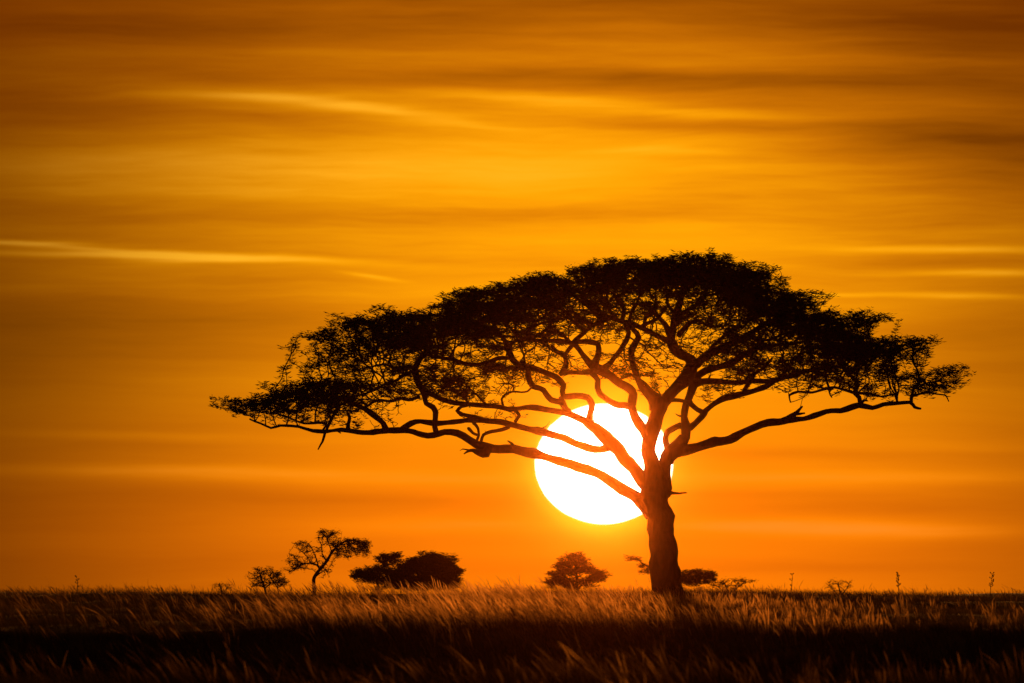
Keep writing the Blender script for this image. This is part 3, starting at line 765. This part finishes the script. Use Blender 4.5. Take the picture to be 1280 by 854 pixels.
make_weed(1123, 718, 0, 'straight dark weed stalk with knotted pods, nearer the tree of the right pair', 1)
make_weed(1238, 718, 2, 'knotted weed stalk nearest the right edge', 2, 7)
make_weed(990, 719, 0, 'thin bare weed stalk standing closest to the acacia trunk', 3, 3)
make_weed(98, 722, -2, 'thin weed stalk at the far left of the crest', 4, 4)

# ------------------------------------------------------------------ air
def build_haze():
    x0, x1, y0, y1, z0, z1 = -640, 640, -40, 930, float(PZ.min()) - 2.0, 19.0
    v = [(x, y, z) for x in (x0, x1) for y in (y0, y1) for z in (z0, z1)]
    f = [(0, 1, 3, 2), (4, 6, 7, 5), (0, 4, 5, 1), (2, 3, 7, 6), (0, 2, 6, 4), (1, 5, 7, 3)]
    me = bpy.data.meshes.new('haze')
    me.from_pydata(v, [], f); me.update()
    m, nt, out = new_mat('glare_haze')
    p = nt.nodes.new('ShaderNodeVolumePrincipled')
    # volume added to imitate glare round the sun: it absorbs far more than it scatters, and what it scatters goes almost straight on
    p.inputs['Density'].default_value = HAZE_DENSITY
    p.inputs['Color'].default_value = (*HAZE_COLOR, 1)
    p.inputs['Absorption Color'].default_value = (0, 0, 0, 1)
    p.inputs['Anisotropy'].default_value = HAZE_G
    nt.links.new(p.outputs['Volume'], out.inputs['Volume'])
    m.cycles.homogeneous_volume = True
    tag(link_mesh('haze', me, [m]), 'thin haze added for the glow around the sun', None, None, 'stuff')


HAZE_DENSITY = 2.0e-4
HAZE_COLOR = (8.0e-4, 2.9e-4, 0.7e-4)
HAZE_G = 0.999
build_haze()

# ------------------------------------------------------------------ sky: Nishita dusk plus the sun's aureole and thin cloud streaks
W = bpy.data.worlds.new('World')
SC.world = W
W.use_nodes = True
nt = W.node_tree
nt.nodes.clear()


class G:
    """Tiny wrapper: scalar node math with python operators."""
    def __init__(self, s): self.s = s
    @staticmethod
    def op(o, *a, clamp=False):
        n = nt.nodes.new('ShaderNodeMath'); n.operation = o; n.use_clamp = clamp
        for i, v in enumerate(a):
            if isinstance(v, G): nt.links.new(v.s, n.inputs[i])
            else: n.inputs[i].default_value = float(v)
        return G(n.outputs[0])
    def __add__(s, o): return G.op('ADD', s, o)
    __radd__ = __add__
    def __sub__(s, o): return G.op('SUBTRACT', s, o)
    def __rsub__(s, o): return G.op('SUBTRACT', o, s)
    def __mul__(s, o): return G.op('MULTIPLY', s, o)
    __rmul__ = __mul__
    def __truediv__(s, o): return G.op('DIVIDE', s, o)
    def max(s, o): return G.op('MAXIMUM', s, o)
    def min(s, o): return G.op('MINIMUM', s, o)
    def exp(s): return G.op('EXPONENT', s)
    def sqrt(s): return G.op('SQRT', s)


def smooth(v, a, b):
    n = nt.nodes.new('ShaderNodeMapRange'); n.interpolation_type = 'SMOOTHSTEP'
    nt.links.new(v.s, n.inputs['Value'])
    n.inputs['From Min'].default_value, n.inputs['From Max'].default_value = a, b
    return G(n.outputs['Result'])


def vec(x, y, z=0.0):
    n = nt.nodes.new('ShaderNodeCombineXYZ')
    for i, v in enumerate((x, y, z)):
        if isinstance(v, G): nt.links.new(v.s, n.inputs[i])
        else: n.inputs[i].default_value = v
    return n.outputs[0]


def noise_tex(v, scale, detail=4, rough=0.55):
    n = nt.nodes.new('ShaderNodeTexNoise')
    n.inputs['Scale'].default_value = scale; n.inputs['Detail'].default_value = detail; n.inputs['Roughness'].default_value = rough
    nt.links.new(v, n.inputs['Vector'])
    return G(n.outputs['Fac'])


tc = nt.nodes.new('ShaderNodeTexCoord')
sep = nt.nodes.new('ShaderNodeSeparateXYZ')
nt.links.new(tc.outputs['Generated'], sep.inputs[0])
dx, dy, dz = (G(sep.outputs[i]) for i in range(3))
ys = dy.max(0.03)
MIL = K                                   # one unit = 0.054 mrad of sky
A = (dx / ys - math.tan(SUN_AZ)) * (1 / MIL)      # azimuth from the sun, to the right
E = (dz / ys - math.tan(SUN_EL)) * (1 / MIL)      # elevation from the sun, upwards
front = smooth(dy, 0.0, 0.4)

warp = (noise_tex(vec(A * 0.0022, E * 0.004, 3.0), 1.0, 3) - 0.5) * 40.0
Ew = E + warp
M1 = noise_tex(vec(A * 0.0013 + Ew * 0.0006, Ew * 0.017, 1.0), 1.0, 5, 0.6) - 0.5
M2 = noise_tex(vec(A * 0.0035 + Ew * 0.002, Ew * 0.075, 7.0), 1.0, 4, 0.6) - 0.5
warp2 = (noise_tex(vec(A * 0.006, E * 0.02, 31.0), 1.0, 4, 0.6) - 0.5) * 22.0
M3 = noise_tex(vec(A * 0.007, (Ew + warp2) * 0.13, 12.0), 1.0, 6, 0.65) - 0.5
high = smooth(E, 60.0, 330.0)
tex = 0.55 + 0.9 * noise_tex(vec(A * 0.006 + Ew * 0.01, Ew * 0.11, 21.0), 1.0, 4, 0.65)
cloud = 1.0 + M1 * (0.38 + 0.72 * high) + M2 * (0.08 + 0.20 * high) + M3 * (0.03 + 0.17 * high)
# individual cloud streaks: (azimuth, elevation, half length, half height, slope, strength)
for px, py, w, h, sl, amp in [
    (600, 20, 800, 60, 0, -.28), (1280, 90, 300, 150, 0, -.34), (300, -10, 900, 60, 0, -.17), (1290, 215, 160, 60, 0, -.2), (0, 440, 200, 80, 0, -.14), (480, 97, 380, 14, .02, -.26), (950, 98, 330, 13, .02, -.26), (300, 40, 300, 10, .02, -.12), (760, 55, 260, 7, .03, .14), (420, 66, 200, 6, .03, .14), (70, 125, 150, 22, .05, -.22),
    (360, 132, 190, 16, .04, .24), (740, 150, 260, 22, .04, .16), (290, 119, 120, 6, .02, .42), (420, 131, 110, 7, .09, .55), (540, 150, 100, 10, .1, .28), (680, 122, 160, 9, .05, .42), (840, 139, 150, 7, .05, .34),
    (850, 158, 160, 8, .03, -.22), (1150, 166, 190, 14, .02, -.22), (330, 185, 300, 26, 0, .16), (840, 188, 90, 5, .03, .22), (800, 228, 380, 34, 0, .14),
    (620, 268, 430, 11, 0, -.16), (20, 303, 90, 3.5, .02, .8), (90, 309, 70, 3, .05, .6), (50, 317, 130, 4, .02, .5), (200, 318, 110, 4.5, .03, .8), (310, 323, 130, 4.5, .02, .55), (240, 326, 80, 3, .0, .35), (460, 330, 160, 6, .05, .16),
    (468, 346, 34, 2.6, .13, .5), (230, 410, 420, 62, 0, -.24), (1200, 312, 140, 4.5, .0, .62), (1250, 341, 110, 4.5, 0, .6), (1050, 368, 55, 2.6, 0, .42),
    (1200, 369, 90, 4, .02, .5), (1180, 328, 190, 6, 0, -.10), (1190, 290, 150, 9, 0, -.14), (1230, 445, 200, 70, 0, -.20), (960, 597, 330, 9, 0, .42), (560, 600, 200, 8, 0, .22), (980, 566, 260, 9, 0, -.18), (900, 618, 200, 6, 0, -.14), (560, 624, 260, 9, 0, -.08), (760, 690, 200, 8, 0, .16), (900, 712, 300, 9, 0, -.12), (180, 222, 420, 46, 0, .34), (560, 225, 260, 40, 0, .14),
    (250, 590, 240, 9, .01, .45), (150, 545, 200, 7, .02, .2), (1060, 662, 190, 9, .01, .6), (940, 655, 120, 7, 0, .3), (580, 657, 160, 9, 0, .42), (1000, 634, 260, 12, 0, -.14), (460, 628, 240, 10, 0, -.05), (700, 702, 560, 16, 0, -.07), (1300, -20, 260, 100, 0, -.25), (1250, 292, 120, 10, 0, .25),
    (130, 620, 260, 30, 0, -.08), (1180, 560, 160, 8, 0, .14),
]:
    a0, e0 = px - 755, 580 - py
    u = (A - a0) * (1.0 / w)
    v = (E + warp * 0.22 + warp2 * 0.22 + (A - a0) * sl - e0) * (1.0 / h)
    k = ((u * u + v * v) * -1.0).exp() * amp
    cloud = cloud + (k * tex * 0.85 if amp > 0 else k)
cloud = cloud.max(0.25).min(1.8)
d2 = A * A + E * E * 1.0
aur = (d2 * (-1.0 / (620.0 ** 2))).exp() * 1.16 + (d2.sqrt() * (-1.0 / 2600.0)).exp() * 0.012
sky_r = G.op('SMOOTH_MIN', aur * cloud, 1.0, 0.35) * front
green = 0.207 + 0.072 * smooth(E, -130.0, 160.0) + 0.075 * sky_r * smooth(E, -90.0, 300.0)
r2 = (A * A) * (1.0 / 85.0 ** 2) + (E * E) * (1.0 / 74.0 ** 2)
edge = (noise_tex(vec(0.0, E * 0.14, 2.0), 1.0, 2) - 0.5) * 0.05
disc = (1.0 - smooth(r2 + edge, 0.95, 1.05)) * front
GAIN = math.exp(HAZE_DENSITY * 930)                                # the haze takes this much away again
comb = nt.nodes.new('ShaderNodeCombineColor')
for i, v in enumerate((sky_r * GAIN + disc * 9.0, sky_r * green * (0.62 + 0.38 * cloud.max(0.8)) * GAIN + disc * 8.0, sky_r * (0.002 + 0.02 * smooth(cloud, 1.1, 1.9)) + disc * 6.0)):
    nt.links.new(v.s, comb.inputs[i])
bg2 = nt.nodes.new('ShaderNodeBackground')
nt.links.new(comb.outputs[0], bg2.inputs['Color'])
bg2.inputs['Strength'].default_value = 1.0
sky = nt.nodes.new('ShaderNodeTexSky')
sky.sky_type = 'NISHITA'
sky.sun_disc = False
sky.sun_elevation = SUN_EL
sky.sun_rotation = SUN_AZ
sky.dust_density = 6.0
tint = nt.nodes.new('ShaderNodeMix'); tint.data_type = 'RGBA'; tint.blend_type = 'MULTIPLY'; tint.inputs['Factor'].default_value = 1.0
nt.links.new(sky.outputs[0], tint.inputs[6]); tint.inputs[7].default_value = (1.0, 0.40, 0.06, 1)
bg1 = nt.nodes.new('ShaderNodeBackground')
nt.links.new(tint.outputs[2], bg1.inputs['Color'])
bg1.inputs['Strength'].default_value = 0.05
add = nt.nodes.new('ShaderNodeAddShader')
nt.links.new(bg1.outputs[0], add.inputs[0]); nt.links.new(bg2.outputs[0], add.inputs[1])
wo = nt.nodes.new('ShaderNodeOutputWorld')
nt.links.new(add.outputs[0], wo.inputs['Surface'])

# ------------------------------------------------------------------ sun
L = bpy.data.lights.new('sun', 'SUN')
L.energy = 5.0
L.angle = math.radians(0.5)
L.color = (1.0, 0.31, 0.05)
so = bpy.data.objects.new('sun', L)
C.objects.link(so)
to_sun = Vector((math.sin(SUN_AZ) * math.cos(SUN_EL), math.cos(SUN_AZ) * math.cos(SUN_EL), math.sin(SUN_EL)))
so.rotation_euler = to_sun.to_track_quat('Z', 'Y').to_euler()
so.location = (0, 0, 30)

# ------------------------------------------------------------------ camera
cd = bpy.data.cameras.new('camera')
cam = bpy.data.objects.new('camera', cd)
C.objects.link(cam)
cd.lens = LENS
cd.sensor_width = 36.0
cd.clip_start = 0.5
cd.clip_end = 6000
cam.location = (0, 0, ZC)
cam.rotation_euler = (math.pi / 2 + PITCH, 0, 0)
cd.dof.use_dof = True
cd.dof.focus_distance = TREE
cd.dof.aperture_fstop = 6.7
SC.camera = cam

# ------------------------------------------------------------------ render settings
SC.render.engine = 'CYCLES'
SC.cycles.use_denoising = True
SC.cycles.max_bounces = 8
SC.cycles.transparent_max_bounces = 8
SC.cycles.volume_bounces = 0
SC.view_settings.view_transform = 'Standard'
SC.view_settings.look = 'None'
SC.view_settings.exposure = 0.0
SC.view_settings.gamma = 1.0
SC.view_settings.use_curve_mapping = False
